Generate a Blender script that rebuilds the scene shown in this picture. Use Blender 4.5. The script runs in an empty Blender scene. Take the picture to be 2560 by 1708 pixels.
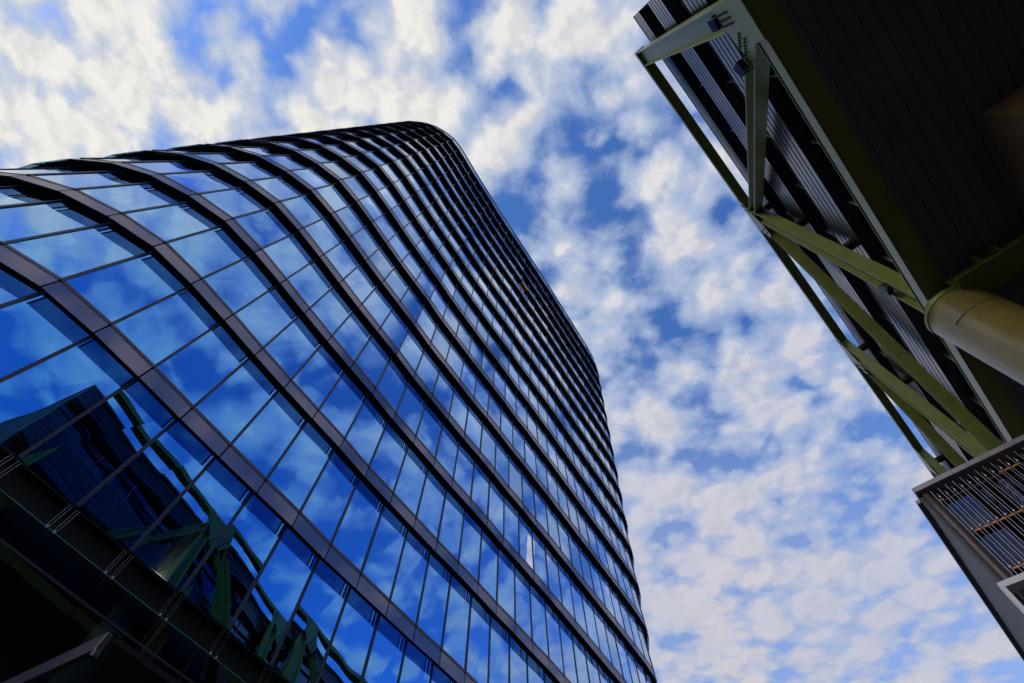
import bpy, math, random
from mathutils import Vector, Matrix
random.seed(7)
S = bpy.context.scene
COL = S.collection

# ------------------------------------------------------------------ camera
EYE = 1.6
F_PX = 1247.39
EX = (0.99790514, 0.02769476, -0.05846646)
EY = (0.0, 0.90373714, 0.42808782)
UP = (0.0646941, -0.42719103, 0.90184394)
right = Vector((EX[0], EY[0], UP[0]))
upv = -Vector((EX[1], EY[1], UP[1]))
back = -Vector((EX[2], EY[2], UP[2]))
cd = bpy.data.cameras.new("camera")
cam = bpy.data.objects.new("camera", cd)
COL.objects.link(cam)
M = Matrix((right, upv, back)).transposed().to_4x4()
M.translation = Vector((0, 0, EYE))
cam.matrix_world = M
cd.sensor_width = 36.0
cd.lens = F_PX / 2560.0 * 36.0
cd.clip_start = 0.05
cd.clip_end = 6000
S.camera = cam


def px_dir(x, y):
    """world direction of a photo pixel (used to measure the sky and the buildings)"""
    v = (x - 1280.0, y - 854.0, F_PX)
    return Vector((sum(a * b for a, b in zip(v, EX)), sum(a * b for a, b in zip(v, EY)), sum(a * b for a, b in zip(v, UP))))


# ------------------------------------------------------------------ world: sky and clouds
SUN_EL, SUN_AZ = math.radians(27), math.radians(206)      # azimuth counted from +X towards +Y
W = bpy.data.worlds.new("World")
S.world = W
W.use_nodes = True
nt = W.node_tree
nt.nodes.clear()
L = nt.links


def N(t, **kw):
    n = nt.nodes.new(t)
    for k, v in kw.items():
        setattr(n, k, v)
    return n


def math_(op, a, b=None, c=None, clamp=False):
    n = N("ShaderNodeMath", operation=op)
    n.use_clamp = clamp
    for i, v in enumerate((a, b, c)):
        if v is None:
            continue
        if isinstance(v, (int, float)):
            n.inputs[i].default_value = v
        else:
            L.new(v, n.inputs[i])
    return n.outputs[0]


def vmath(op, a, b=None):
    n = N("ShaderNodeVectorMath", operation=op)
    for i, v in enumerate((a, b)):
        if v is None:
            continue
        if isinstance(v, (tuple, list, Vector)):
            n.inputs[i].default_value = v
        elif isinstance(v, (int, float)):
            n.inputs[i].default_value = (v, v, v)
        else:
            L.new(v, n.inputs[i])
    return n.outputs["Value"] if op in ("DISTANCE", "LENGTH", "DOT_PRODUCT") else n.outputs[0]


def smooth(v, a, b, lo=0.0, hi=1.0):
    n = N("ShaderNodeMapRange", interpolation_type="SMOOTHSTEP")
    L.new(v, n.inputs[0])
    n.inputs[1].default_value, n.inputs[2].default_value = a, b
    n.inputs[3].default_value, n.inputs[4].default_value = lo, hi
    return n.outputs[0]


def noise(vec, scale, detail=6, rough=0.55, dist=0.0, color=False):
    n = N("ShaderNodeTexNoise")
    L.new(vec, n.inputs["Vector"])
    n.inputs["Scale"].default_value = scale
    n.inputs["Detail"].default_value = detail
    n.inputs["Roughness"].default_value = rough
    n.inputs["Distortion"].default_value = dist
    return n.outputs["Color" if color else "Fac"]


def mixc(f, a, b):
    n = N("ShaderNodeMix", data_type="RGBA")
    for i, v in ((0, f), (6, a), (7, b)):
        if isinstance(v, (int, float)):
            n.inputs[i].default_value = v
        elif isinstance(v, (tuple, list)):
            n.inputs[i].default_value = (*v, 1)
        else:
            L.new(v, n.inputs[i])
    return n.outputs[2]


tc = N("ShaderNodeTexCoord")
sep = N("ShaderNodeSeparateXYZ")
L.new(tc.outputs["Generated"], sep.inputs[0])
zc = math_("MAXIMUM", sep.outputs[2], 0.12)
comb = N("ShaderNodeCombineXYZ")
L.new(math_("DIVIDE", sep.outputs[0], zc), comb.inputs[0])
L.new(math_("DIVIDE", sep.outputs[1], zc), comb.inputs[1])
P = comb.outputs[0]                                        # point on a flat cloud layer one unit overhead
warp = noise(P, 5.0, 4, 0.6, color=True)
warp = vmath("MULTIPLY", vmath("SUBTRACT", warp, (0.5, 0.5, 0.5)), (0.07, 0.07, 0.0))
PW = vmath("ADD", P, warp)
big = noise(P, 1.7, 3, 0.5)
mid = noise(PW, 8.2, 8, 0.56)


def puffs(vec, scale):
    n = N("ShaderNodeTexVoronoi", feature="SMOOTH_F1")
    L.new(vec, n.inputs["Vector"])
    n.inputs["Scale"].default_value = scale
    n.inputs["Smoothness"].default_value = 0.6
    return n.outputs["Distance"]


warp2 = vmath("ADD", PW, vmath("MULTIPLY", vmath("SUBTRACT", noise(P, 16.0, 5, 0.6, color=True), (0.5, 0.5, 0.5)), (0.045, 0.045, 0.0)))
billow = math_("SUBTRACT", 0.62, puffs(warp2, 9.0))
billow = math_("ADD", billow, math_("MULTIPLY", math_("SUBTRACT", 0.5, puffs(warp2, 21.0)), 0.45))
fine = noise(PW, 24.0, 5, 0.62)
dens = math_("ADD", math_("MULTIPLY", mid, 0.78), math_("MULTIPLY", fine, 0.26))
dens = math_("ADD", dens, math_("MULTIPLY", billow, 0.80))
dens = math_("ADD", dens, math_("MULTIPLY", big, 0.35))
# heavier and thinner places of the cloud layer: (photo x, photo y, radius in photo pixels, amount)
BLOBS = [
    (120, 90, 330, .16), (350, 110, 280, .16), (60, 330, 220, .14), (240, 330, 160, .05), (880, 200, 260, .14), (1000, 120, 200, .08), (1290, 130, 150, .10),
    (1370, 420, 120, .10), (1480, 70, 150, .07), (1760, 560, 150, .13), (1600, 730, 160, .08), (1720, 800, 190, .08), (1640, 1050, 140, .08),
    (1900, 1230, 380, .10), (1720, 1480, 320, .09), (2200, 1480, 300, .08), (1650, 330, 160, .05), (680, 230, 90, .06), (1880, 1040, 120, .06),
    (560, 110, 170, -.32), (600, 290, 90, -.12), (500, 20, 80, -.10), (765, 190, 70, -.16), (360, 250, 80, -.10), (1262, 268, 80, -.26), (1500, 160, 90, -.18),
    (1400, 560, 110, -.16), (1330, 680, 100, -.13), (1560, 640, 120, -.20), (1690, 660, 70, -.12), (1800, 380, 110, -.14), (1140, 60, 110, -.10),
    (1330, 40, 90, -.08), (1960, 960, 60, -.10), (2030, 1000, 90, -.18), (1640, 1120, 80, -.14), (1600, 880, 90, -.08), (1430, 780, 80, -.10),
    (2010, 1640, 130, -.10), (1880, 930, 80, -.08), (1660, 1660, 120, -.10), (1700, 1010, 60, -.06), (140, 110, 40, -.10),
    (1700, 1300, 90, -.08),
]
PB = vmath("ADD", warp2, vmath("MULTIPLY", vmath("SUBTRACT", noise(P, 7.0, 3, 0.55, color=True), (0.5, 0.5, 0.5)), (0.26, 0.26, 0.0)))
for bx, by, br, amt in BLOBS:
    d = px_dir(bx, by)
    e = px_dir(bx + br, by)
    c = Vector((d.x / d.z, d.y / d.z, 0))
    r = (Vector((e.x / e.z, e.y / e.z, 0)) - c).length
    dens = math_("ADD", dens, smooth(vmath("DISTANCE", PB, c), 0.0, r * 1.25, amt * (0.75 if amt < 0 else 1.0), 0.0))
for cx_, cy_, cr_, amt in ((-1.5, -1.0, 1.5, .14), (-2.6, 0.4, 1.3, .12), (1.35, -0.35, 1.3, -.32), (2.6, 0.8, 1.6, -.06)):
    dens = math_("ADD", dens, smooth(vmath("DISTANCE", PW, (cx_, cy_, 0)), 0.0, cr_, amt, 0.0))
seppp = N("ShaderNodeSeparateXYZ")
L.new(P, seppp.inputs[0])
low = smooth(seppp.outputs[1], 0.25, 1.25)                 # the layer closes up towards the lower side of the photo
dens = math_("ADD", dens, math_("MULTIPLY", low, 0.11))
veil = math_("ADD", 0.06, math_("MULTIPLY", smooth(dens, 0.50, 0.84), 0.94))
veil = math_("MAXIMUM", veil, math_("MULTIPLY", low, 0.62))
core = smooth(dens, 0.72, 1.03)
thick = smooth(dens, 0.80, 1.08)

sky = N("ShaderNodeTexSky", sky_type="NISHITA")
sky.sun_disc = False
sky.sun_elevation = SUN_EL
sky.sun_rotation = math.pi / 2 - SUN_AZ
sky.altitude = 200
sky.air_density = 1.0
sky.dust_density = 0.4
sky.ozone_density = 3.0
hs = N("ShaderNodeHueSaturation")
hs.inputs["Hue"].default_value = 0.512
hs.inputs["Saturation"].default_value = 1.28
hs.inputs["Value"].default_value = 1.75
L.new(sky.outputs[0], hs.inputs["Color"])
# cloud brightness: white towards the sun (upper left), lavender away from it
sd = Vector((math.cos(SUN_AZ) * math.cos(SUN_EL), math.sin(SUN_AZ) * math.cos(SUN_EL), math.sin(SUN_EL)))
nd = px_dir(250, 60).normalized()
prox = smooth(vmath("DOT_PRODUCT", tc.outputs["Generated"], nd), 0.25, 1.0)
c_thin = mixc(prox, (2.6, 3.3, 4.8), (3.2, 3.75, 4.8))
c_thick = mixc(prox, (4.25, 4.3, 4.8), (5.9, 5.75, 5.4))
lit_side = vmath("ADD", PW, (nd.x / nd.z * 0.022, nd.y / nd.z * 0.022, 0.0))
relief = math_("SUBTRACT", noise(lit_side, 8.2, 8, 0.56), mid)
shade = smooth(relief, -0.06, 0.11)
c_cloud = mixc(thick, mixc(0.5, c_thin, c_thick), c_thick)
warm = smooth(noise(P, 2.6, 3, 0.5), 0.38, 0.64)
c_cloud = mixc(math_("MULTIPLY", low, 0.42), c_cloud, mixc(warm, (2.75, 3.05, 4.3), (3.95, 3.72, 4.15)))
c_cloud = mixc(math_("MULTIPLY", shade, math_("SUBTRACT", 0.50, math_("MULTIPLY", low, 0.26))), c_cloud, mixc(prox, (2.3, 2.6, 3.75), (3.7, 3.85, 4.2)))
out_c = mixc(math_("MULTIPLY", veil, 0.86), hs.outputs[0], mixc(math_("MULTIPLY", low, 0.4), c_thin, (2.9, 3.15, 4.3)))
out_c = mixc(core, out_c, c_cloud)
bg = N("ShaderNodeBackground")
bg.inputs["Strength"].default_value = 0.15
L.new(out_c, bg.inputs["Color"])
wo = N("ShaderNodeOutputWorld")
L.new(bg.outputs[0], wo.inputs[0])

# ------------------------------------------------------------------ sun
sl = bpy.data.lights.new("sun", "SUN")
sl.energy = 0.6
sl.angle = math.radians(12)
sl.color = (1.0, 0.95, 0.87)
so = bpy.data.objects.new("sun", sl)
COL.objects.link(so)
so.rotation_euler = sd.to_track_quat("Z", "Y").to_euler()
so.location = (0, 0, 150)

S.view_settings.view_transform = "Standard"
S.view_settings.look = "None"
S.view_settings.exposure = 0.0
S.view_settings.gamma = 1.0
S.render.engine = "CYCLES"
S.cycles.max_bounces = 7
S.cycles.diffuse_bounces = 3
S.cycles.transparent_max_bounces = 10
S.cycles.glossy_bounces = 4


# ------------------------------------------------------------------ materials
def mat(name):
    m = bpy.data.materials.new(name)
    m.use_nodes = True
    t = m.node_tree
    t.nodes.clear()
    o = t.nodes.new("ShaderNodeOutputMaterial")
    return m, t, o


def painted(name, col, rough=0.45, metal=0.0, var=0.12, nscale=3.0, bump=0.0, spec=0.5, speck=None):
    m, t, o = mat(name)
    b = t.nodes.new("ShaderNodeBsdfPrincipled")
    tcn = t.nodes.new("ShaderNodeTexCoord")
    nz = t.nodes.new("ShaderNodeTexNoise")
    nz.inputs["Scale"].default_value = nscale
    nz.inputs["Detail"].default_value = 8
    nz.inputs["Roughness"].default_value = 0.65
    t.links.new(tcn.outputs["Object"], nz.inputs["Vector"])
    r = t.nodes.new("ShaderNodeValToRGB")
    r.color_ramp.elements[0].position = 0.3
    r.color_ramp.elements[1].position = 0.72
    r.color_ramp.elements[0].color = (*[c * (1 - var) for c in col], 1)
    r.color_ramp.elements[1].color = (*[min(1, c * (1 + var)) for c in col], 1)
    t.links.new(nz.outputs["Fac"], r.inputs[0])
    colout = r.outputs[0]
    if speck:
        n2 = t.nodes.new("ShaderNodeTexNoise")
        n2.inputs["Scale"].default_value = speck[0]
        n2.inputs["Detail"].default_value = 3
        t.links.new(tcn.outputs["Object"], n2.inputs["Vector"])
        mr = t.nodes.new("ShaderNodeMapRange")
        mr.inputs[1].default_value, mr.inputs[2].default_value = speck[1], speck[1] + 0.05
        t.links.new(n2.outputs["Fac"], mr.inputs[0])
        mx = t.nodes.new("ShaderNodeMix")
        mx.data_type = "RGBA"
        t.links.new(mr.outputs[0], mx.inputs[0])
        t.links.new(colout, mx.inputs[6])
        mx.inputs[7].default_value = (*speck[2], 1)
        colout = mx.outputs[2]
    t.links.new(colout, b.inputs["Base Color"])
    b.inputs["Roughness"].default_value = rough
    b.inputs["Metallic"].default_value = metal
    b.inputs["Specular IOR Level"].default_value = spec
    rr = t.nodes.new("ShaderNodeMapRange")
    rr.inputs[3].default_value, rr.inputs[4].default_value = max(0.02, rough - 0.1), min(1, rough + 0.12)
    t.links.new(nz.outputs["Fac"], rr.inputs[0])
    t.links.new(rr.outputs[0], b.inputs["Roughness"])
    if bump:
        bp = t.nodes.new("ShaderNodeBump")
        bp.inputs["Strength"].default_value = bump
        bp.inputs["Distance"].default_value = 0.01
        t.links.new(nz.outputs["Fac"], bp.inputs["Height"])
        t.links.new(bp.outputs[0], b.inputs["Normal"])
    t.links.new(b.outputs[0], o.inputs[0])
    return m


def glass(name, r0, refl_face, refl_edge, trans, wave=0.0):
    """coated facade glass: a mirror layer over tinted see-through glass"""
    m, t, o = mat(name)
    lw = t.nodes.new("ShaderNodeLayerWeight")
    lw.inputs["Blend"].default_value = 0.5
    pw = t.nodes.new("ShaderNodeMath")
    pw.operation = "POWER"
    pw.inputs[1].default_value = 1.9
    t.links.new(lw.outputs["Facing"], pw.inputs[0])
    fac = t.nodes.new("ShaderNodeMapRange")
    fac.inputs[3].default_value, fac.inputs[4].default_value = r0, 0.97
    t.links.new(pw.outputs[0], fac.inputs[0])
    mx = t.nodes.new("ShaderNodeMix")
    mx.data_type = "RGBA"
    t.links.new(pw.outputs[0], mx.inputs[0])
    mx.inputs[6].default_value = (*refl_face, 1)
    mx.inputs[7].default_value = (*refl_edge, 1)
    g = t.nodes.new("ShaderNodeBsdfGlossy")
    g.inputs["Roughness"].default_value = 0.0
    geo = t.nodes.new("ShaderNodeNewGeometry")               # coatings differ a little from pane to pane
    pv = t.nodes.new("ShaderNodeMapRange")
    pv.inputs[3].default_value, pv.inputs[4].default_value = 0.78, 1.08
    t.links.new(geo.outputs["Random Per Island"], pv.inputs[0])
    vm = t.nodes.new("ShaderNodeVectorMath")
    vm.operation = "SCALE"
    t.links.new(mx.outputs[2], vm.inputs[0])
    t.links.new(pv.outputs[0], vm.inputs["Scale"])
    t.links.new(vm.outputs[0], g.inputs["Color"])
    if wave:
        tcn = t.nodes.new("ShaderNodeTexCoord")
        nz = t.nodes.new("ShaderNodeTexNoise")
        nz.inputs["Scale"].default_value = 0.55
        nz.inputs["Detail"].default_value = 1
        t.links.new(tcn.outputs["Object"], nz.inputs["Vector"])
        bp = t.nodes.new("ShaderNodeBump")
        bp.inputs["Strength"].default_value = 1.0
        bp.inputs["Distance"].default_value = wave
        t.links.new(nz.outputs["Fac"], bp.inputs["Height"])
        t.links.new(bp.outputs[0], g.inputs["Normal"])
    tr = t.nodes.new("ShaderNodeBsdfTransparent")
    tr.inputs["Color"].default_value = (*trans, 1)
    ms = t.nodes.new("ShaderNodeMixShader")
    t.links.new(fac.outputs[0], ms.inputs[0])
    t.links.new(tr.outputs[0], ms.inputs[1])
    t.links.new(g.outputs[0], ms.inputs[2])
    t.links.new(ms.outputs[0], o.inputs[0])
    return m


def emitter(name, col, strength):
    m, t, o = mat(name)
    e = t.nodes.new("ShaderNodeEmission")
    e.inputs[0].default_value = (*col, 1)
    e.inputs[1].default_value = strength
    t.links.new(e.outputs[0], o.inputs[0])
    return m


def gloss_paint(name, base, edge):
    """dark cladding with a strong sheen at low angles"""
    m, t, o = mat(name)
    b = t.nodes.new("ShaderNodeBsdfPrincipled")
    tcn = t.nodes.new("ShaderNodeTexCoord")
    nz = t.nodes.new("ShaderNodeTexNoise")
    nz.inputs["Scale"].default_value = 1.3
    nz.inputs["Detail"].default_value = 6
    t.links.new(tcn.outputs["Object"], nz.inputs["Vector"])
    mr = t.nodes.new("ShaderNodeMapRange")
    mr.inputs[3].default_value, mr.inputs[4].default_value = 0.14, 0.30
    t.links.new(nz.outputs["Fac"], mr.inputs[0])
    t.links.new(mr.outputs[0], b.inputs["Roughness"])
    b.inputs["Base Color"].default_value = (*base, 1)
    b.inputs["IOR"].default_value = 1.7
    b.inputs["Specular Tint"].default_value = (*edge, 1)
    t.links.new(b.outputs[0], o.inputs[0])
    return m


def apron_mat():
    """bronze-lilac tinted translucent glass strip"""
    m, t, o = mat("tinted_spandrel_glass")
    b = t.nodes.new("ShaderNodeBsdfPrincipled")
    b.inputs["Base Color"].default_value = (0.40, 0.30, 0.36, 1)
    b.inputs["Roughness"].default_value = 0.07
    b.inputs["Specular IOR Level"].default_value = 0.9
    b.inputs["Metallic"].default_value = 0.45
    b.inputs["IOR"].default_value = 2.0
    tr = t.nodes.new("ShaderNodeBsdfTransparent")
    tr.inputs["Color"].default_value = (0.62, 0.80, 1.0, 1)
    ms = t.nodes.new("ShaderNodeMixShader")
    ms.inputs[0].default_value = 0.42
    t.links.new(tr.outputs[0], ms.inputs[1])
    t.links.new(b.outputs[0], ms.inputs[2])
    t.links.new(ms.outputs[0], o.inputs[0])
    return m


def soffit_mat():
    m, t, o = mat("dark_soffit_panels")
    b = t.nodes.new("ShaderNodeBsdfPrincipled")
    tcn = t.nodes.new("ShaderNodeTexCoord")
    br = t.nodes.new("ShaderNodeTexBrick")
    br.offset = 0.0
    br.inputs["Scale"].default_value = 1.0
    br.inputs["Brick Width"].default_value = 200.0
    br.inputs["Row Height"].default_value = 0.364
    br.inputs["Mortar Size"].default_value = 0.012
    br.inputs["Mortar Smooth"].default_value = 0.1
    br.inputs["Color1"].default_value = (0.15, 0.15, 0.155, 1)
    br.inputs["Color2"].default_value = (0.12, 0.122, 0.13, 1)
    br.inputs["Mortar"].default_value = (0.012, 0.012, 0.012, 1)
    t.links.new(tcn.outputs["UV"], br.inputs["Vector"])
    b2 = t.nodes.new("ShaderNodeTexBrick")
    b2.offset = 0.0
    for k_, v_ in (("Scale", 1.0), ("Brick Width", 1.39), ("Row Height", 0.364), ("Mortar Size", 0.005)):
        b2.inputs[k_].default_value = v_
    b2.inputs["Color1"].default_value = (1, 1, 1, 1)
    b2.inputs["Color2"].default_value = (0.80, 0.82, 0.86, 1)
    b2.inputs["Mortar"].default_value = (0.35, 0.35, 0.35, 1)
    t.links.new(tcn.outputs["UV"], b2.inputs["Vector"])
    ml = t.nodes.new("ShaderNodeMix")
    ml.data_type = "RGBA"
    ml.blend_type = "MULTIPLY"
    ml.inputs[0].default_value = 1.0
    t.links.new(br.outputs["Color"], ml.inputs[6])
    t.links.new(b2.outputs["Color"], ml.inputs[7])
    t.links.new(ml.outputs[2], b.inputs["Base Color"])
    b.inputs["Roughness"].default_value = 0.55
    bp = t.nodes.new("ShaderNodeBump")
    bp.inputs["Strength"].default_value = 0.6
    bp.inputs["Distance"].default_value = 0.01
    bp.invert = True
    t.links.new(br.outputs["Fac"], bp.inputs["Height"])
    t.links.new(bp.outputs[0], b.inputs["Normal"])
    t.links.new(b.outputs[0], o.inputs[0])
    return m


MT = dict(
    glass=glass("blue_coated_glass", 0.80, (0.065, 0.43, 1.0), (0.88, 0.92, 0.97), (0.60, 0.74, 0.80), wave=0.009),
    base_glass=glass("clear_base_glass", 0.13, (0.55, 0.68, 0.75), (0.9, 0.95, 1.0), (0.25, 0.33, 0.33), wave=0.004),
    apron=apron_mat(),
    rail=painted("lilac_grey_frame", (0.10, 0.075, 0.085), 0.35, 0.5),
    mull=painted("dark_grey_mullion", (0.035, 0.034, 0.042), 0.4, 0.3),
    black=painted("black_soffit_metal", (0.018, 0.017, 0.016), 0.6, spec=0.15),
    ceil=painted("interior_ceiling", (0.10, 0.105, 0.10), 0.8),
    core=painted("interior_wall", (0.05, 0.055, 0.055), 0.8),
    pale=painted("pale_interior_column", (0.80, 0.80, 0.70), 0.7),
    vent=painted("khaki_soffit_lamp", (0.22, 0.18, 0.10), 0.5),
    amber=emitter("amber_lamp", (1.0, 0.50, 0.08), 0.45),
    cream=emitter("lit_cream_room", (1.0, 0.74, 0.18), 4.2),
    added_glow=emitter("added_column_glow", (0.95, 1.0, 0.82), 11.0),
    steel=painted("fitting_steel", (0.45, 0.45, 0.45), 0.3, 0.8),
    teal=painted("glass_edge", (0.06, 0.22, 0.20), 0.25),
    green=painted("green_painted_steel", (0.172, 0.188, 0.034), 0.36, var=0.16, nscale=1.6, bump=0.05, speck=(9, 0.72, (0.10, 0.085, 0.04))),
    colpaint=painted("khaki_painted_column", (0.185, 0.138, 0.036), 0.30, var=0.26, nscale=2.2, bump=0.08, speck=(14, 0.71, (0.10, 0.07, 0.03))),
    bolt=painted("dark_bolt", (0.02, 0.022, 0.016), 0.5, 0.3),
    corr=gloss_paint("lilac_gloss_cladding", (0.018, 0.015, 0.018), (0.95, 0.86, 0.98)),
    winglass=glass("dark_window_glass", 0.03, (0.5, 0.6, 0.8), (0.9, 0.9, 1.0), (0.05, 0.06, 0.07)),
    soffit=soffit_mat(),
    brown=painted("brown_render", (0.26, 0.135, 0.06), 0.8, var=0.2, nscale=1.2),
    cap=painted("plum_metal_cap", (0.34, 0.28, 0.295), 0.38, 0.4),
    fin=painted("silver_lilac_fin", (0.36, 0.33, 0.36), 0.3, 0.5),
    tube=painted("bronze_tube", (0.33, 0.24, 0.19), 0.3, 0.7),
    rust=painted("orange_rail", (0.90, 0.26, 0.02), 0.5),
    white=painted("white_painted_frame", (0.78, 0.74, 0.75), 0.4, var=0.04),
    sideclad=painted("grey_ribbed_cladding", (0.06, 0.053, 0.062), 0.55, 0.1),
    navy=glass("navy_glass", 0.07, (0.30, 0.42, 0.75), (0.9, 0.95, 1.0), (0.05, 0.09, 0.18)),
    lampbody=painted("black_lamp_housing", (0.03, 0.025, 0.035), 0.35),
    lens=painted("plum_lamp_lens", (0.13, 0.09, 0.16), 0.2),
    leaf=painted("plant_leaf", (0.03, 0.06, 0.05), 0.6),
    pot=painted("plant_pot", (0.10, 0.09, 0.09), 0.6),
    pave=painted("dark_paving", (0.06, 0.06, 0.062), 0.85, var=0.25, nscale=0.7),
)


# ------------------------------------------------------------------ mesh helpers
class MB:
    def __init__(self):
        self.v, self.f, self.m, self.uv = [], [], [], {}

    def quad(self, a, b, c, d, mi=0):
        n = len(self.v)
        self.v += [tuple(p) for p in (a, b, c, d)]
        self.f.append((n, n + 1, n + 2, n + 3))
        self.m.append(mi)

    def hexa(self, p, mi=0):
        """p: 8 points, first four = one face, last four = opposite face in the same order"""
        n = len(self.v)
        self.v += [tuple(q) for q in p]
        for f in ((0, 3, 2, 1), (4, 5, 6, 7), (0, 1, 5, 4), (1, 2, 6, 5), (2, 3, 7, 6), (3, 0, 4, 7)):
            self.f.append(tuple(n + i for i in f))
            self.m.append(mi)

    def prism(self, poly, vec, mi=0):
        n = len(self.v)
        k = len(poly)
        vec = Vector(vec)
        self.v += [tuple(q) for q in poly] + [tuple(Vector(q) + vec) for q in poly]
        self.f.append(tuple(range(n, n + k)))
        self.f.append(tuple(range(n + 2 * k - 1, n + k - 1, -1)))
        self.m += [mi, mi]
        for i in range(k):
            j = (i + 1) % k
            self.f.append((n + i, n + k + i, n + k + j, n + j))
            self.m.append(mi)

    def tube(self, a, b, r, seg=12, r2=None, mi=0):
        a, b = Vector(a), Vector(b)
        d = (b - a).normalized()
        x = d.orthogonal().normalized()
        y = d.cross(x)
        r2 = r if r2 is None else r2
        n = len(self.v)
        for p, rr in ((a, r), (b, r2)):
            for i in range(seg):
                t = 2 * math.pi * i / seg
                self.v.append(tuple(p + x * math.cos(t) * rr + y * math.sin(t) * rr))
        for i in range(seg):
            j = (i + 1) % seg
            self.f.append((n + i, n + j, n + seg + j, n + seg + i))
            self.m.append(mi)
        self.f.append(tuple(n + i for i in reversed(range(seg))))
        self.f.append(tuple(n + seg + i for i in range(seg)))
        self.m += [mi, mi]

    def build(self, name, mats, parent=None, smooth_=False, bevel=0.0, fix=True):
        me = bpy.data.meshes.new(name)
        me.from_pydata(self.v, [], self.f)
        if not isinstance(mats, (list, tuple)):
            mats = [mats]
        for q in mats:
            me.materials.append(q)
        for p, mi in zip(me.polygons, self.m):
            p.material_index = mi
            p.use_smooth = smooth_
        if fix:
            import bmesh
            bm = bmesh.new()
            bm.from_mesh(me)
            bmesh.ops.recalc_face_normals(bm, faces=bm.faces)
            bm.to_mesh(me)
            bm.free()
        me.update()
        o = bpy.data.objects.new(name, me)
        COL.objects.link(o)
        if parent:
            o.parent = parent
            o.matrix_parent_inverse = parent_inv(parent)
        if bevel:
            b = o.modifiers.new("bevel", "BEVEL")
            b.width = bevel
            b.segments = 2
            b.limit_method = "ANGLE"
        return o


def parent_inv(p):
    return Matrix() if p.parent else Matrix.Translation(p.location).inverted()


def thing(name, loc, label, cat, group=None):
    o = bpy.data.objects.new(name, None)
    o.location = loc
    o.empty_display_size = 0.5
    COL.objects.link(o)
    o["label"] = label
    o["category"] = cat
    if group:
        o["group"] = group
    return o


# ------------------------------------------------------------------ ground
g = MB()
g.quad((-1500, -1500, 0), (1500, -1500, 0), (1500, 1500, 0), (-1500, 1500, 0))
go = g.build("ground", MT["pave"])
go["kind"] = "structure"

# ------------------------------------------------------------------ the curved glass tower
H0, HF = 15.2756, 3.86352           # height of the first clear storey line above the eye, storey height
LEAN = 0.086                        # every storey leans back by this much per metre
APR = 0.55                          # depth of the tinted strip hanging at each storey line
PLAN = [(-16.15, 1.97), (-14.77, 2.39), (-13.48, 3.12), (-12.31, 4.05), (-11.41, 5.26), (-10.62, 6.52), (-9.86, 7.80), (-9.08, 9.07), (-8.27, 10.34),
        (-7.45, 11.61), (-6.66, 12.94), (-5.82, 14.22), (-4.98, 15.49), (-4.16, 16.74), (-3.32, 17.95), (-2.49, 19.19), (-1.68, 20.46), (-0.84, 21.68),
        (-0.03, 22.94), (0.80, 24.18)]
left = [(-25.2, 5.45), (-24.1, 4.42), (-22.9, 3.52), (-21.6, 2.85), (-20.65, 2.40), (-19.25, 2.02), (-17.76, 1.84)]
rightp = [(1.60, 25.44), (2.40, 26.70), (3.20, 27.96), (4.00, 29.22), (4.81, 30.48), (5.62, 31.74), (6.42, 33.00), (7.20, 34.25), (7.98, 35.52),
          (8.70, 36.83), (9.15, 38.22), (9.32, 39.7), (9.2, 41.2), (8.75, 42.6), (8.0, 43.9)]
J0 = -len(left)
FR = [Vector((x, y, 0)) for x, y in left + PLAN + rightp]
NJ = len(FR)
BACK = [Vector((x, y, 0)) for x, y in [(5.5, 46.0), (1.0, 46.0), (-8.0, 33.0), (-17.5, 18.5), (-25.0, 9.5)]]


def inward():
    out = []
    for i in range(NJ):
        ns = []
        for a, b in ((i - 1, i), (i, i + 1)):
            if 0 <= a and b < NJ:
                t = (FR[b] - FR[a]).normalized()
                ns.append(Vector((-t.y, t.x, 0)))
        m = sum(ns, Vector()).normalized()
        m = m / max(0.5, m.dot(ns[0]))
        out.append(m)
    # point away from the street (towards the tower's middle)
    mid = Vector((-8, 25, 0))
    if (mid - FR[NJ // 2]).dot(out[NJ // 2]) < 0:
        out = [-m for m in out]
    return out


INW = inward()


def PT(i, inset, z):
    """facade point: joint i, inset from the storey-line plane, height above the eye"""
    p = FR[i] + INW[i] * inset
    return Vector((p.x, p.y, z + EYE))


def ZK(k):
    return H0 + HF * k


KMIN, KMAX = -2, 14
ROOF = 72.1


def ztop(k):
    return ROOF if k == KMAX else ZK(k + 1)


def project(p):
    q = p - Vector((0, 0, EYE))
    x, y, z = q.dot(right), -q.dot(upv), -q.dot(back)
    if z < 0.1:
        return None
    return (x / z * F_PX + 1280, y / z * F_PX + 854)


def seen_area(pts):
    qs = [project(p) for p in pts]
    if any(q is None for q in qs):
        return 0
    cx = sum(q[0] for q in qs) / len(qs)
    cy = sum(q[1] for q in qs) / len(qs)
    if not (-80 < cx < 2640 and -80 < cy < 1790):
        return 0
    a = 0
    for i in range(len(qs)):
        x0, y0 = qs[i]
        x1, y1 = qs[(i + 1) % len(qs)]
        a += x0 * y1 - x1 * y0
    return abs(a) / 2


tower = thing("office_tower", (-8, 24, 0), "tall curved blue glass office tower with dark bands at every storey, filling the left half", "skyscraper")


def split(name, cells, maker, mats, limit=100, **kw):
    """the largest-seen cells become parts of their own, the rest one part"""
    cells = sorted(cells, key=lambda c: -c[0])
    for c in cells[:limit]:
        mb = MB()
        maker(mb, c)
        mb.build(name, mats, tower, **kw)
    rest = cells[limit:]
    if rest:
        mb = MB()
        for c in rest:
            maker(mb, c)
        o = mb.build(name, mats, tower, **kw)
        o["kind"] = "stuff"


def lerp(a, b, t):
    return a + (b - a) * t


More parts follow.
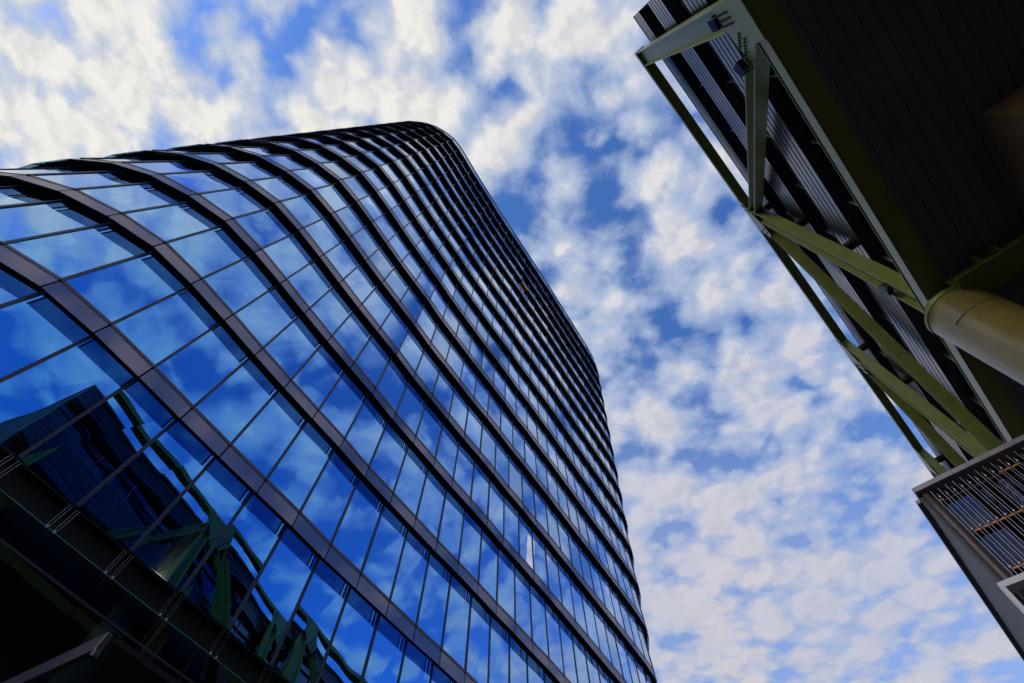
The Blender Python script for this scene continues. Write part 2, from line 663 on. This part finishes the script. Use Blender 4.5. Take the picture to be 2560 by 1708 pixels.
# window panes
cells = []
for k in range(KMIN, KMAX + 1):
    for i in range(NJ - 1):
        z0, z1 = ZK(k), ztop(k)
        q = [PT(i, 0, z0), PT(i + 1, 0, z0), PT(i + 1, LEAN * (z1 - z0), z1), PT(i, LEAN * (z1 - z0), z1)]
        a_ = seen_area(q)
        q = [p + INW[i] * random.uniform(-0.009, 0.009) for p in q]      # panes never sit quite flush
        cells.append((a_, q, k, i))


def mk_pane(mb, c):
    mb.quad(*c[1])


split("window_pane", cells, mk_pane, MT["glass"])

# tinted strips with their top rail
cells = []
for k in range(-1, KMAX + 1):
    for i in range(NJ - 1):
        zt, zb = ZK(k), ZK(k) - APR
        q = [PT(i, -LEAN * APR, zb), PT(i + 1, -LEAN * APR, zb), PT(i + 1, 0, zt), PT(i, 0, zt)]
        cells.append((seen_area(q), q, k, i))


def mk_apron(mb, c):
    q = c[1]
    w = (q[1] - q[0]).length
    e = 0.022 / w
    a, b = lerp(q[0], q[1], e), lerp(q[0], q[1], 1 - e)
    d, cc = lerp(q[3], q[2], e), lerp(q[3], q[2], 1 - e)
    inn = INW[c[3]].normalized() * 0.02
    mb.hexa([a, b, cc, d, a + inn, b + inn, cc + inn, d + inn], 0)
    # dark frame strips behind both ends
    for t0, t1 in ((0.05 / w, 0.085 / w), (1 - 0.085 / w, 1 - 0.05 / w)):
        f = [lerp(q[0], q[1], t0), lerp(q[0], q[1], t1), lerp(q[3], q[2], t1), lerp(q[3], q[2], t0)]
        mb.hexa([p_ + inn * 1.05 for p_ in f] + [p_ + inn * 2.2 for p_ in f], 2)
    # rail above the strip
    k, i = c[2], c[3]
    z0, z1 = ZK(k) + 0.002, ZK(k) + 0.11
    p = [PT(i, -0.012, z0), PT(i + 1, -0.012, z0), PT(i + 1, -0.012 + LEAN * 0.11, z1), PT(i, -0.012 + LEAN * 0.11, z1)]
    p2 = [PT(i, 0.03, z0), PT(i + 1, 0.03, z0), PT(i + 1, 0.03 + LEAN * 0.11, z1), PT(i, 0.03 + LEAN * 0.11, z1)]
    e = 0.05 / w
    p = [lerp(p[0], p[1], e), lerp(p[0], p[1], 1 - e), lerp(p[3], p[2], 1 - e), lerp(p[3], p[2], e)]
    p2 = [lerp(p2[0], p2[1], e), lerp(p2[0], p2[1], 1 - e), lerp(p2[3], p2[2], 1 - e), lerp(p2[3], p2[2], e)]
    mb.hexa(p + p2, 1)


split("spandrel_panel", cells, mk_apron, [MT["apron"], MT["rail"], MT["black"]])

# mullions
cells = []
for k in range(KMIN, KMAX + 1):
    for i in range(NJ):
        z0, z1 = ZK(k) + 0.0, ztop(k) - 0.02
        t = ((FR[min(i + 1, NJ - 1)] - FR[max(i - 1, 0)]).normalized()) * 0.042
        s = LEAN * (z1 - z0)
        o0, o1 = -0.028, 0.05
        p = [PT(i, o0, z0) - t, PT(i, o0, z0) + t, PT(i, o1, z0) + t, PT(i, o1, z0) - t,
             PT(i, o0 + s, z1) - t, PT(i, o0 + s, z1) + t, PT(i, o1 + s, z1) + t, PT(i, o1 + s, z1) - t]
        cells.append((seen_area([p[0], p[1], p[5], p[4]]), p))


def mk_mull(mb, c):
    mb.hexa(c[1])


split("mullion", cells, mk_mull, MT["mull"])

# black underside of every storey edge
for k in range(-1, KMAX + 1):
    mb = MB()
    z = ZK(k)
    for i in range(NJ - 1):
        mb.hexa([PT(i, 0.025, z - 0.012), PT(i + 1, 0.025, z - 0.012), PT(i + 1, LEAN * HF + 0.1, z - 0.012), PT(i, LEAN * HF + 0.1, z - 0.012),
                 PT(i, 0.055, z + 0.10), PT(i + 1, 0.055, z + 0.10), PT(i + 1, LEAN * HF + 0.1, z + 0.10), PT(i, LEAN * HF + 0.1, z + 0.10)])
    mb.build("storey_soffit", MT["black"], tower)
# slabs (ceilings) and the dark inner wall
for k in range(-1, KMAX + 1):
    mb = MB()
    z = ZK(k)
    for i in range(NJ - 1):
        mb.hexa([PT(i, 0.50, z - 0.25), PT(i + 1, 0.50, z - 0.25), PT(i + 1, 5.0, z - 0.25), PT(i, 5.0, z - 0.25),
                 PT(i, 0.50, z + 0.1), PT(i + 1, 0.50, z + 0.1), PT(i + 1, 5.0, z + 0.1), PT(i, 5.0, z + 0.1)])
    mb.build("floor_slab", MT["ceil"], tower)
mb = MB()
for i in range(NJ - 1):
    mb.quad(PT(i, 4.6, -EYE), PT(i + 1, 4.6, -EYE), PT(i + 1, 4.6, ROOF - 0.3), PT(i, 4.6, ROOF - 0.3))
mb.build("inner_wall", MT["core"], tower, fix=False)
# closed rear of the tower and the roof
mb = MB()
ring = [FR[-1]] + BACK + [FR[0]]
for a, b in zip(ring[:-1], ring[1:]):
    mb.quad((a.x, a.y, 0), (b.x, b.y, 0), (b.x, b.y, ROOF + EYE), (a.x, a.y, ROOF + EYE))
mb.build("rear_wall", MT["mull"], tower, fix=False)
mb = MB()
sr = LEAN * (ROOF - ZK(KMAX))
poly = [PT(i, sr + 0.06, ROOF) for i in range(NJ)] + [Vector((b.x, b.y, ROOF + EYE)) for b in BACK]
mb.prism([p - Vector((0, 0, 0.3)) for p in poly], (0, 0, 0.25))
mb.build("roof_slab", MT["black"], tower)
mb = MB()
for i in range(NJ - 1):
    mb.hexa([PT(i, sr - 0.06, ROOF), PT(i + 1, sr - 0.06, ROOF), PT(i + 1, sr + 0.25, ROOF), PT(i, sr + 0.25, ROOF),
             PT(i, sr - 0.06, ROOF + 0.16), PT(i + 1, sr - 0.06, ROOF + 0.16), PT(i + 1, sr + 0.25, ROOF + 0.16), PT(i, sr + 0.25, ROOF + 0.16)])
mb.build("parapet_cap", MT["teal"], tower)
mb = MB()
for i in range(6, NJ - 1):
    mb.tube(PT(i, sr + 0.1, ROOF + 1.15), PT(i + 1, sr + 0.1, ROOF + 1.15), 0.025, 6)
    mb.tube(PT(i, sr + 0.1, ROOF + 0.1), PT(i, sr + 0.1, ROOF + 1.15), 0.025, 6)
mb.build("roof_handrail", MT["mull"], tower)

# interior columns seen through the glass
for i in range(2, NJ - 3, 3):
    mb = MB()
    a = (FR[i] + (FR[i + 1] - FR[i]) * 0.72) + INW[i] * 0.95
    mb.tube((a.x, a.y, 0.0), (a.x, a.y, ROOF + EYE - 0.4), 0.30, 16)
    mb.build("interior_column", MT["pale"], tower, smooth_=True)

# unseen light added to brighten one first-storey interior column
for i in (14,):
    a = (FR[i] + (FR[i + 1] - FR[i]) * 0.72) + INW[i] * 0.48
    mb = MB()
    mb.tube((a.x, a.y, 7.56 + EYE), (a.x, a.y, 7.66 + EYE), 0.12, 14)
    o = mb.build("added_column_light", MT["black"], tower)
    mb = MB()
    mb.tube((a.x, a.y, 7.661 + EYE), (a.x, a.y, 7.668 + EYE), 0.10, 14)
    mb.build("added_light_disc", MT["added_glow"], o)

# lamps under the storey edges
cells = []
for k in range(0, KMAX):
    for i in range(NJ - 1):
        if (i + 2 * k) % 5 in (0,) or (k % 3 == 1 and (i + k) % 7 == 3):
            z = ZK(k) - 0.014
            pts = []
            for zz in (z, z - 0.05):
                for ins, tt in ((0.05, 0.12), (0.05, 0.88), (0.13, 0.88), (0.13, 0.12)):
                    pts.append(lerp(PT(i, ins, zz), PT(i + 1, ins, zz), tt))
            cells.append((seen_area(pts[4:]), pts, k, i))
AMBER = {(11, 22)}


def mk_lamp(mb, c):
    mb.hexa(c[1])


lit = [c for c in cells if (c[2], c[3]) in AMBER]
split("soffit_lamp", [c for c in cells if c not in lit], mk_lamp, MT["vent"])
for (k, i) in AMBER:
    mb = MB()
    for q in range(5):
        z = ZK(k) - 0.014
        pts = []
        for zz in (z, z - 0.05):
            for ins, tt in ((0.05, 0.10 + q * 0.17), (0.05, 0.2 + q * 0.17), (0.16, 0.2 + q * 0.17), (0.16, 0.10 + q * 0.17)):
                pts.append(lerp(PT(i, ins, zz), PT(i + 1, ins, zz), tt))
        mb.hexa(pts)
    o = mb.build("soffit_lamp", MT["amber"], tower)
    o["label"] = "lit amber lamp under the storey edge"

# street-level glazing under the first storey line
zb, zt = -EYE, 6.91
for i in range(5, NJ - 1):
    mb = MB()
    w = (FR[i + 1] - FR[i]).length
    e = 0.012 / w
    q = [PT(i, 0.03, zb), PT(i + 1, 0.03, zb), PT(i + 1, 0.03, zt), PT(i, 0.03, zt)]
    mb.quad(lerp(q[0], q[1], e), lerp(q[0], q[1], 1 - e), lerp(q[3], q[2], 1 - e), lerp(q[3], q[2], e))
    mb.build("base_pane", MT["base_glass"], tower)
mb = MB()
for i in range(NJ - 1):
    for z, th, ins in ((6.91, 0.018, 0.018), (6.26, 0.05, 0.02)):
        mb.hexa([PT(i, ins, z), PT(i + 1, ins, z), PT(i + 1, ins + 0.05, z), PT(i, ins + 0.05, z),
                 PT(i, ins, z + th), PT(i + 1, ins, z + th), PT(i + 1, ins + 0.05, z + th), PT(i, ins + 0.05, z + th)], 0 if z > 6.5 else 1)
mb.build("base_transom", [MT["teal"], MT["mull"]], tower)
for i in range(5, 26):
    mb = MB()
    t = (FR[i + 1] - FR[i]).normalized()
    for s in (-0.12, -0.06, 0.06, 0.12):
        mb.tube(PT(i, 0.0, 6.9) + t * s, PT(i, 0.0, 7.5) + t * s, 0.003, 6, mi=0)
    for s in (-0.09, 0.09):
        mb.tube(PT(i, -0.03, 6.88) + t * s, PT(i, -0.03, 6.94) + t * s, 0.014, 8, mi=0)
    mb.build("glass_fitting", MT["steel"], tower)
mb = MB()
for i in range(NJ - 1):
    mb.hexa([PT(i, 0.02, 7.5), PT(i + 1, 0.02, 7.5), PT(i + 1, 1.2, 7.5), PT(i, 1.2, 7.5),
             PT(i, 0.02, 7.548), PT(i + 1, 0.02, 7.548), PT(i + 1, 1.2, 7.548), PT(i, 1.2, 7.548)])
    mb.hexa([PT(i, 0.25, 6.7), PT(i + 1, 0.25, 6.7), PT(i + 1, 0.3, 6.7), PT(i, 0.3, 6.7),
             PT(i, 0.25, 7.49), PT(i + 1, 0.25, 7.49), PT(i + 1, 0.3, 7.49), PT(i, 0.3, 7.49)])
mb.build("base_fascia", MT["black"], tower)

# small glass canopy over the street, low at the left
fa, fn = (FR[15] - FR[14]).normalized(), -INW[14].normalized()
c0 = Vector((-9.15, 8.68, 4.0 + EYE))
c1 = c0 + fn * 3.95


def cbox(mb, a, b, side, h0_, h1_):
    sd2 = Vector((0, 0, 1)).cross((b - a).normalized()) * side
    mb.hexa([p + Vector((0, 0, z)) for z in (h0_, h1_) for p in (a - sd2, b - sd2, b + sd2, a + sd2)])


mb = MB()
mb.hexa([p + Vector((0, 0, z)) for z in (0.13, 0.145) for p in (c0, c1, c1 + fa * 7, c0 + fa * 7)])
can = mb.build("entrance_canopy", MT["base_glass"], tower)
mb = MB()
cbox(mb, c0, c1, 0.045, -0.12, 0.125)
mb.build("canopy_beam", MT["rail"], can, bevel=0.006)
mb = MB()
cbox(mb, c1 + fa * 0.1, c1 + fa * 7, 0.02, 0.05, 0.125)
mb.build("canopy_edge_rail", MT["black"], can)
mb = MB()
mb.tube(c1 + Vector((0, 0, -0.20)), c1 + Vector((0, 0, -0.121)), 0.05, 12)
mb.build("canopy_spotlight", MT["mull"], can)

# the one lit room with its plant
iL = 18 - J0
k = 1
mb = MB()
for (ta, tb, za, zb_) in ((0.06, 0.60, 0.15, 3.1),):
    z0, z1 = ZK(k) + za, ZK(k) + zb_
    mb.quad(lerp(PT(iL, 0.62, z0), PT(iL + 1, 0.62, z0), ta), lerp(PT(iL, 0.62, z0), PT(iL + 1, 0.62, z0), tb),
            lerp(PT(iL, 0.62, z1), PT(iL + 1, 0.62, z1), tb), lerp(PT(iL, 0.62, z1), PT(iL + 1, 0.62, z1), ta))
o = mb.build("lit_room_wall", MT["cream"], tower, fix=False)
base = lerp(PT(iL, 0.5, ZK(k) + 0.1), PT(iL + 1, 0.5, ZK(k) + 0.1), 0.30)
plant = thing("potted_plant", base, "spiky dark plant behind the single cream lit window of the glass tower", "plant")
mb = MB()
mb.tube(base, base + Vector((0, 0, 0.3)), 0.09, 12, 0.12)
mb.build("pot", MT["pot"], plant)
mb = MB()
for q in range(34):
    a = random.uniform(0, 2 * math.pi)
    el = random.uniform(0.1, 1.3)
    ln = random.uniform(0.28, 0.48)
    d = Vector((math.cos(a) * math.cos(el), math.sin(a) * math.cos(el), math.sin(el)))
    s0 = base + Vector((0, 0, 0.32))
    side = d.cross(Vector((0, 0, 1))).normalized() * 0.022
    m1 = s0 + d * ln * 0.55
    tip = s0 + d * ln + Vector((0, 0, -0.06))
    mb.quad(s0, m1 - side, tip, m1 + side)
mb.build("leaves", MT["leaf"], plant, fix=False)

# ------------------------------------------------------------------ the green steel building on the right
UU = Vector((0.67, 0.7424, 0)).normalized()      # along its face
NN = Vector((-UU.y, UU.x, 0))                    # out of its face, towards the tower


def B(s, off, z):
    p = UU * s + NN * off
    return Vector((p.x, p.y, z + EYE))


bld = thing("steel_frame_building", B(20, -18, -EYE), "dark building on a round column with a green steel truss before its ribbed lilac bands", "building")
S0, S1 = -0.2, 62.0
OW = -5.90                                       # wall plane
OF, OR = -5.055, -5.555                          # front and rear of the truss


def sbox(mb, s0, s1, o0, o1, z0, z1, mi=0):
    mb.hexa([B(s0, o0, z0), B(s1, o0, z0), B(s1, o1, z0), B(s0, o1, z0), B(s0, o0, z1), B(s1, o0, z1), B(s1, o1, z1), B(s0, o1, z1)], mi)


# soffit
mb = MB()
sbox(mb, S0, S1, -5.64, -40, 15.0, 15.25)
o = mb.build("soffit", MT["soffit"], bld)
uvl = o.data.uv_layers.new(name="UVMap")
for lp in o.data.loops:
    v = o.data.vertices[lp.vertex_index].co
    w = Vector((v.x, v.y, 0))
    uvl.data[lp.index].uv = (w.dot(UU) - 0.07, -w.dot(NN) + 0.0)
# edge girder: face, bottom flange, thin top flange
mb = MB()
sbox(mb, S0, S1, OF, -5.10, 14.99, 15.50)
mb.build("girder_face", MT["green"], bld, bevel=0.008)
mb = MB()
sbox(mb, S0, S1, -5.105, -5.635, 14.975, 15.02)
mb.build("girder_bottom_flange", MT["green"], bld)
mb = MB()
sbox(mb, S0, S1, -5.25, -5.55, 15.03, 15.60)
sbox(mb, S0, S1, -5.06, -5.56, 15.66, 15.69)
mb.build("girder_top_flange", MT["green"], bld)

# wall: ribbed bands and window bands
BANDS = [(20.1, 22.3), (24.55, 26.75), (29.0, 30.5)]
for b0, b1 in BANDS:
    mb = MB()
    nr = 5 if b1 - b0 > 2 else 4
    hgt = (b1 - b0) / nr
    seams = [S0 + 0.0] + [1.6 + 2.8 * q for q in range(22) if 1.6 + 2.8 * q < S1] + [S1]
    for a, c in zip(seams[:-1], seams[1:]):
        for r in range(nr):
            z0 = b0 + r * hgt
            prof = [(-0.004, 0.02), (0.0, 0.05), (0.0, hgt * 0.80), (-0.012, hgt * 0.93), (-0.03, hgt), (-0.16, hgt), (-0.16, 0.0), (-0.03, 0.0)]
            mb.prism([B(a + 0.008, OW + po, z0 + pz) for po, pz in prof], UU * (c - a - 0.016))
    mb.build("ribbed_cladding_band", MT["corr"], bld)
WB = [(15.3, 20.1), (22.3, 24.55), (26.75, 29.0)]
for b0, b1 in WB:
    mb = MB()
    mb.quad(B(S0 + 0.1, OW - 0.42, b0), B(S1, OW - 0.42, b0), B(S1, OW - 0.42, b1), B(S0 + 0.1, OW - 0.42, b1))
    mb.build("window_band", MT["winglass"], bld, fix=False)
    mb = MB()
    sbox(mb, S0 + 0.1, S1, OW - 0.12, OW - 0.41, b1 - 0.09, b1 - 0.005)
    sbox(mb, S0 + 0.1, S1, OW - 0.30, OW - 0.41, b0 + (b1 - b0) * 0.55, b0 + (b1 - b0) * 0.55 + 0.05)
    sbox(mb, S0 + 0.1, S1, OW - 0.22, OW - 0.41, b0 + 0.005, b0 + 0.06)
    mb.build("window_frame", MT["mull"], bld)
    for q in range(20):
        mb = MB()
        sbox(mb, 1.63 + 2.8 * q, 1.65 + 2.8 * q, OW - 0.30, OW - 0.41, b0 + 0.07, b1 - 0.10)
        mb.build("window_fin", MT["steel"], bld)
mb = MB()
sbox(mb, S0 + 0.05, S1, OW - 0.45, -40, 15.26, 30.4)
mb.build("building_body", MT["black"], bld)
mb = MB()
sbox(mb, S0, S1, OW + 0.02, -40, 30.5, 30.62)
mb.build("roof_edge", MT["cap"], bld)


# truss members: web in the truss plane, two flanges
def member(name, a, b, w, material, depth=(OF, OR), ft=0.04):
    """a, b = (s, z) ends of the centre line, w = width in the truss plane"""
    d = Vector((b[0] - a[0], b[1] - a[1])).normalized()
    nrm = Vector((-d.y, d.x)) * (w / 2)
    mb = MB()

    def bar(o_in, o_out, d0, d1):
        pts = []
        for dd in (d0, d1):
            for e, q in ((a, o_in), (a, o_out), (b, o_out), (b, o_in)):
                pts.append(B(e[0] + nrm.x * q, e[1] + nrm.y * q, 0) if False else B(e[0] + nrm.x * q, dd, e[1] + nrm.y * q))
        mb.hexa(pts)
    k_ = 1 - ft / (w / 2)
    bar(k_, 1.0, depth[0], depth[1])
    bar(-1.0, -k_, depth[0], depth[1])
    mid_ = depth[0] * 0.62 + depth[1] * 0.38
    bar(-k_, k_, mid_, mid_ - 0.03)
    return mb.build(name, material, bld, bevel=0.006)


ZC = 31.2
member("truss_post", (1.64, 15.70), (1.64, ZC - 0.36), 0.80, MT["green"])
member("truss_post", (12.36, 15.70), (12.36, ZC - 0.36), 0.72, MT["green"])
member("truss_post", (23.95, 15.70), (23.95, ZC - 0.36), 0.80, MT["green"])
member("truss_post", (35.3, 15.70), (35.3, ZC - 0.36), 0.80, MT["green"])
member("truss_post", (46.6, 15.70), (46.6, ZC - 0.36), 0.80, MT["green"])
member("diagonal_brace", (2.2, 15.75), (12.2, 30.0), 0.50, MT["green"])
member("diagonal_brace", (12.9, 30.1), (22.9, 15.8), 0.50, MT["green"])
member("diagonal_brace", (24.5, 30.1), (34.4, 15.8), 0.50, MT["green"])
member("diagonal_brace", (35.9, 30.1), (45.8, 15.8), 0.50, MT["green"])
mb = MB()
sbox(mb, 1.24, S1, OF, OF - 0.04, ZC - 0.36, ZC)
sbox(mb, 1.24, S1, OF - 0.042, OR, ZC - 0.34, ZC - 0.30)
sbox(mb, 1.24, S1, OF - 0.042, OR, ZC - 0.04, ZC)
sbox(mb, 1.20, 1.238, OF + 0.01, OR, ZC - 0.37, ZC)
mb.build("top_chord", MT["green"], bld)


def plate(poly, material, off=OF + 0.032, th=0.028):
    mb = MB()
    mb.prism([B(s, off, z) for s, z in poly], NN * -th)
    return mb.build("gusset_plate", material, bld, bevel=0.004)


def bolts(par, p0, p1, cnt, off=OF + 0.034, r=0.034):
    for q in range(cnt):
        mb = MB()
        t = q / (cnt - 1)
        s, z = p0[0] + (p1[0] - p0[0]) * t, p0[1] + (p1[1] - p0[1]) * t
        mb.tube(B(s, off - 0.005, z), B(s, off + 0.045, z), r, 6)
        mb.build("bolt", MT["bolt"], par)


gp = plate([(1.20, 15.0), (1.20, 17.08), (1.88, 17.07), (2.57, 16.99), (2.97, 16.62), (2.93, 16.2), (2.55, 15.69), (2.55, 15.0)], MT["green"])
for s in (1.475, 1.645, 1.81):
    bolts(gp, (s, 16.25), (s, 16.97), 6)
bolts(gp, (2.15, 16.31), (2.57, 16.87), 6)
bolts(gp, (2.33, 16.13), (2.77, 16.70), 6)
gp = plate([(11.3, 31.0), (13.5, 31.0), (13.85, 29.4), (13.4, 28.8), (12.95, 28.95), (12.2, 29.8), (11.6, 30.4)], MT["green"])
bolts(gp, (13.0, 29.1), (13.4, 29.9), 8, r=0.03)
bolts(gp, (13.25, 29.0), (13.65, 29.75), 8, r=0.03)
bolts(gp, (11.7, 30.25), (11.7, 30.8), 4)
bolts(gp, (12.0, 29.9), (12.0, 30.6), 4)
gp = plate([(22.9, 31.0), (25.0, 31.0), (25.45, 29.5), (25.0, 28.7), (24.5, 28.95), (23.8, 29.8), (23.1, 30.4)], MT["green"])
bolts(gp, (24.6, 29.1), (25.0, 30.0), 9, r=0.03)
bolts(gp, (24.9, 28.95), (25.25, 29.8), 9, r=0.03)
bolts(gp, (23.35, 30.3), (23.35, 30.9), 6, r=0.03)
gp = plate([(34.3, 31.0), (36.4, 31.0), (36.85, 29.5), (36.4, 28.7), (35.9, 28.95), (35.2, 29.8), (34.5, 30.4)], MT["green"])
bolts(gp, (36.0, 29.1), (36.4, 30.0), 9, r=0.03)
# ties from the posts back to the wall
for s in (12.36, 23.95, 35.3):
    for z in (21.2, 25.6, 29.8):
        mb = MB()
        sbox(mb, s - 0.16, s + 0.16, OR - 0.002, OW + 0.002, z - 0.14, z + 0.14)
        mb.build("wall_tie", MT["black"], bld)

# round column and the beam over it
CC, CR, CT = Vector((12.22, 5.50, 0)), 0.814, 14.55
mb = MB()
mb.tube((CC.x, CC.y, 0), (CC.x, CC.y, CT + EYE), CR, 72)
colo = mb.build("round_column", MT["colpaint"], bld, smooth_=True)
for p in colo.data.polygons:
    p.use_smooth = len(p.vertices) == 4
mb = MB()
mb.tube((CC.x, CC.y, CT + EYE - 0.10), (CC.x, CC.y, CT + EYE + 0.03), CR + 0.022, 72)
mb.build("column_collar", MT["green"], bld)
mb = MB()
mb.tube((CC.x, CC.y, CT + EYE + 0.031), (CC.x, CC.y, 15.0 + EYE - 0.03), CR * 0.72, 48)
mb.build("column_bearing", MT["green"], bld)
mb = MB()                                        # dark weld seam round part of the shaft
zs = 13.38
for q in range(30):
    a0 = math.radians(182 + q * 3.0)
    a1 = math.radians(182 + (q + 1) * 3.0)
    zz0 = zs
    rr = CR + 0.006
    p = [Vector((CC.x + math.cos(a) * r_, CC.y + math.sin(a) * r_, z_ + EYE)) for z_ in (zs, zs + (0.018 if q > 9 else 0.045)) for a, r_ in
         ((a0, rr), (a1, rr), (a1, CR - 0.02), (a0, CR - 0.02))]
    mb.hexa(p)
mb.build("weld_seam", MT["bolt"], bld)
# cross beam under the soffit
mb = MB()
sbox(mb, 11.1, 12.0, -5.66, -8.19, 14.25, 14.31)
sbox(mb, 11.51, 11.59, -5.66, -8.19, 14.312, 14.998)
for off in (-6.45, -6.95):
    sbox(mb, 11.15, 11.508, off, off - 0.04, 14.312, 14.998)
    sbox(mb, 11.592, 11.95, off, off - 0.04, 14.312, 14.998)
mb.build("cross_beam", MT["green"], bld)
mb = MB()
sbox(mb, 7.69, 30, -8.2, -30, -EYE, 14.996)
mb.build("core_wall", MT["brown"], bld)
mb = MB()
sbox(mb, S0, S0 + 0.3, -8.6, -40, -EYE, 14.996)
mb.build("sun_blocker_wall", MT["black"], bld)  # unseen wall, added only to keep the sun out of the undercroft


# floodlights fixed to the truss
def floodlight(s, z, off, aim_s, aim_z, label):
    base_ = B(s, off, z)
    t = thing("floodlight", base_, label, "floodlight", "floodlights on the green truss")
    ax = (UU * aim_s + Vector((0, 0, 1)) * aim_z + NN * 0.35).normalized()
    sd_ = ax.cross(NN).normalized()
    up_ = sd_.cross(ax)
    mb = MB()
    c0 = base_ + NN * 0.24

    def blk(x0, x1, y0, y1, z0, z1, mi=0):
        mb.hexa([c0 + ax * a + sd_ * b + up_ * c for a, b, c in
                 ((x0, y0, z0), (x0, y1, z0), (x0, y1, z1), (x0, y0, z1), (x1, y0, z0), (x1, y1, z0), (x1, y1, z1), (x1, y0, z1))], mi)
    blk(-0.15, 0.14, -0.19, 0.19, -0.11, 0.11)
    for q in range(5):
        blk(-0.20, -0.152, -0.17 + q * 0.08, -0.15 + q * 0.08, -0.09, 0.09)
    mb.build("housing", MT["lampbody"], t, bevel=0.012)
    mb = MB()
    blk(0.142, 0.155, -0.17, 0.17, -0.09, 0.09)
    mb.build("lens", MT["lens"], t)
    mb = MB()
    for q in (-0.21, 0.21):
        mb.tube(base_ + sd_ * q - NN * 0.02, c0 + sd_ * q, 0.015, 8)
    mb.tube(base_ - sd_ * 0.21, base_ + sd_ * 0.21, 0.018, 8)
    mb.build("bracket", MT["bolt"], t)
    mb = MB()
    prev = c0 - ax * 0.2
    for q in range(1, 13):
        a = q / 12
        p = c0 - ax * (0.2 + 0.35 * math.sin(a * math.pi)) + NN * (0.25 * math.sin(a * 2.4) * (1 - a)) - NN * 0.26 * a + sd_ * 0.25 * a
        mb.tube(prev, p, 0.012, 6)
        prev = p
    mb.build("cable", MT["bolt"], t)
    return t


floodlight(1.62, 17.45, OF - 0.19, -0.2, 1.0, "black floodlight box with hanging cable on the pale end post beside the bolted plate")
floodlight(3.05, 17.05, OF - 0.02, 0.5, 0.9, "black floodlight box at the foot of the steep green diagonal, under the bolted plate")
floodlight(12.36, 17.4, OF - 0.19, -0.2, 1.0, "small floodlight low on the olive post just above the round column")

# ------------------------------------------------------------------ louvred stair tower, lower right
ST0 = 16.605                                     # its face, s coordinate
OC = -1.46                                       # its outer corner, off coordinate
HB = 13.5
stair = thing("louvred_stair_tower", B(ST0 + 4, -5, -EYE), "lower block at the right edge wrapped in thin silver vertical louvres under a plum cap", "stair tower")
UD = Vector((0.650, 0.7599, 0))                  # its long side


def SF(v, d, z):
    """v along the louvred face from the outer corner, d behind the face"""
    p = B(ST0, OC, z) - NN * v + UD * d
    return p


def fbox(mb, v0, v1, d0, d1, z0, z1, mi=0):
    mb.hexa([SF(v0, d0, z0), SF(v1, d0, z0), SF(v1, d1, z0), SF(v0, d1, z0), SF(v0, d0, z1), SF(v1, d0, z1), SF(v1, d1, z1), SF(v0, d1, z1)], mi)


VW = 9.0
mb = MB()
fbox(mb, 0, 1.24, -0.02, 0.55, 13.32, 13.5)
fbox(mb, 1.25, 4.2, -0.02, 0.55, 13.32, 13.5)
fbox(mb, 4.21, VW, -0.02, 0.55, 13.32, 13.5)
fbox(mb, -0.12, VW, 0.552, 26, 13.36, 13.5)
mb.build("roof_cap", MT["cap"], stair, bevel=0.012)
mb = MB()
fbox(mb, 0.42, VW, 0.50, 0.52, -EYE, 13.31)
mb.build("louvre_glass", MT["navy"], stair)
mb = MB()
fbox(mb, 0.42, VW, 1.5, 25, -EYE, 13.3)
mb.build("inner_wall", MT["core"], stair)
for q in range(36):
    v = 0.38 + 0.227 * q
    mb = MB()
    fbox(mb, v - 0.008, v + 0.008, 0.10, 0.14, -EYE, 13.22)
    fbox(mb, v + 0.103, v + 0.119, 0.24, 0.28, -EYE, 13.16)
    o = mb.build("louvre", MT["fin"], stair)
    mb = MB()
    for z in (13.0, 11.68, 10.35, 9.0):
        fbox(mb, v + 0.092, v + 0.130, 0.21, 0.31, z - 0.02, z + 0.035)
    mb.build("clip", MT["white"], o)
for z, a, b in ((12.98, 0.14, 0.55), (12.98, 2.2, 2.80), (12.98, 4.4, 5.2), (11.67, 0.48, 1.95), (11.67, 2.6, 3.6), (10.35, 0.51, 1.2), (10.35, 2.0, 3.3)):
    mb = MB()
    fbox(mb, a, b, 0.325, 0.37, z - 0.02, z + 0.025)
    mb.build("orange_rail", MT["rust"], stair)

mb = MB()
for z in (12.98, 11.67, 10.35, 9.0):
    fbox(mb, 0.42, VW, 0.402, 0.46, z - 0.03, z + 0.04)
mb.build("louvre_rail", MT["bolt"], stair)
mb = MB()
mb.tube(SF(0.21, 0.16, -EYE), SF(0.21, 0.16, 13.2), 0.095, 20)
mb.build("corner_tube", MT["tube"], stair, smooth_=True)
# long side with fine ribs
mb = MB()
fbox(mb, 0.04, 0.40, 0.30, 25.8, -EYE, 13.3)
sr_ = mb.build("side_wall", MT["mull"], stair)
mb = MB()
fbox(mb, 0.015, 0.10, 0.20, 0.60, -EYE, 13.25)
for q in range(90):
    d = 0.85 + q * 0.56
    if d > 25:
        break
    fbox(mb, 0.028, 0.041, d, d + 0.27, -EYE, 13.22)
mb.build("side_ribs", MT["sideclad"], stair)
# white hood framing a lower opening
mb = MB()
fbox(mb, -0.10, 2.6, -0.30, 0.06, 9.64, 9.80)
mb2 = mb
fbox(mb, -0.10, 0.00, -0.30, 0.06, 2.0, 9.638)
fbox(mb, 2.50, 2.6, -0.30, 0.06, 2.0, 9.638)
mb.build("window_hood", MT["white"], stair, bevel=0.01)
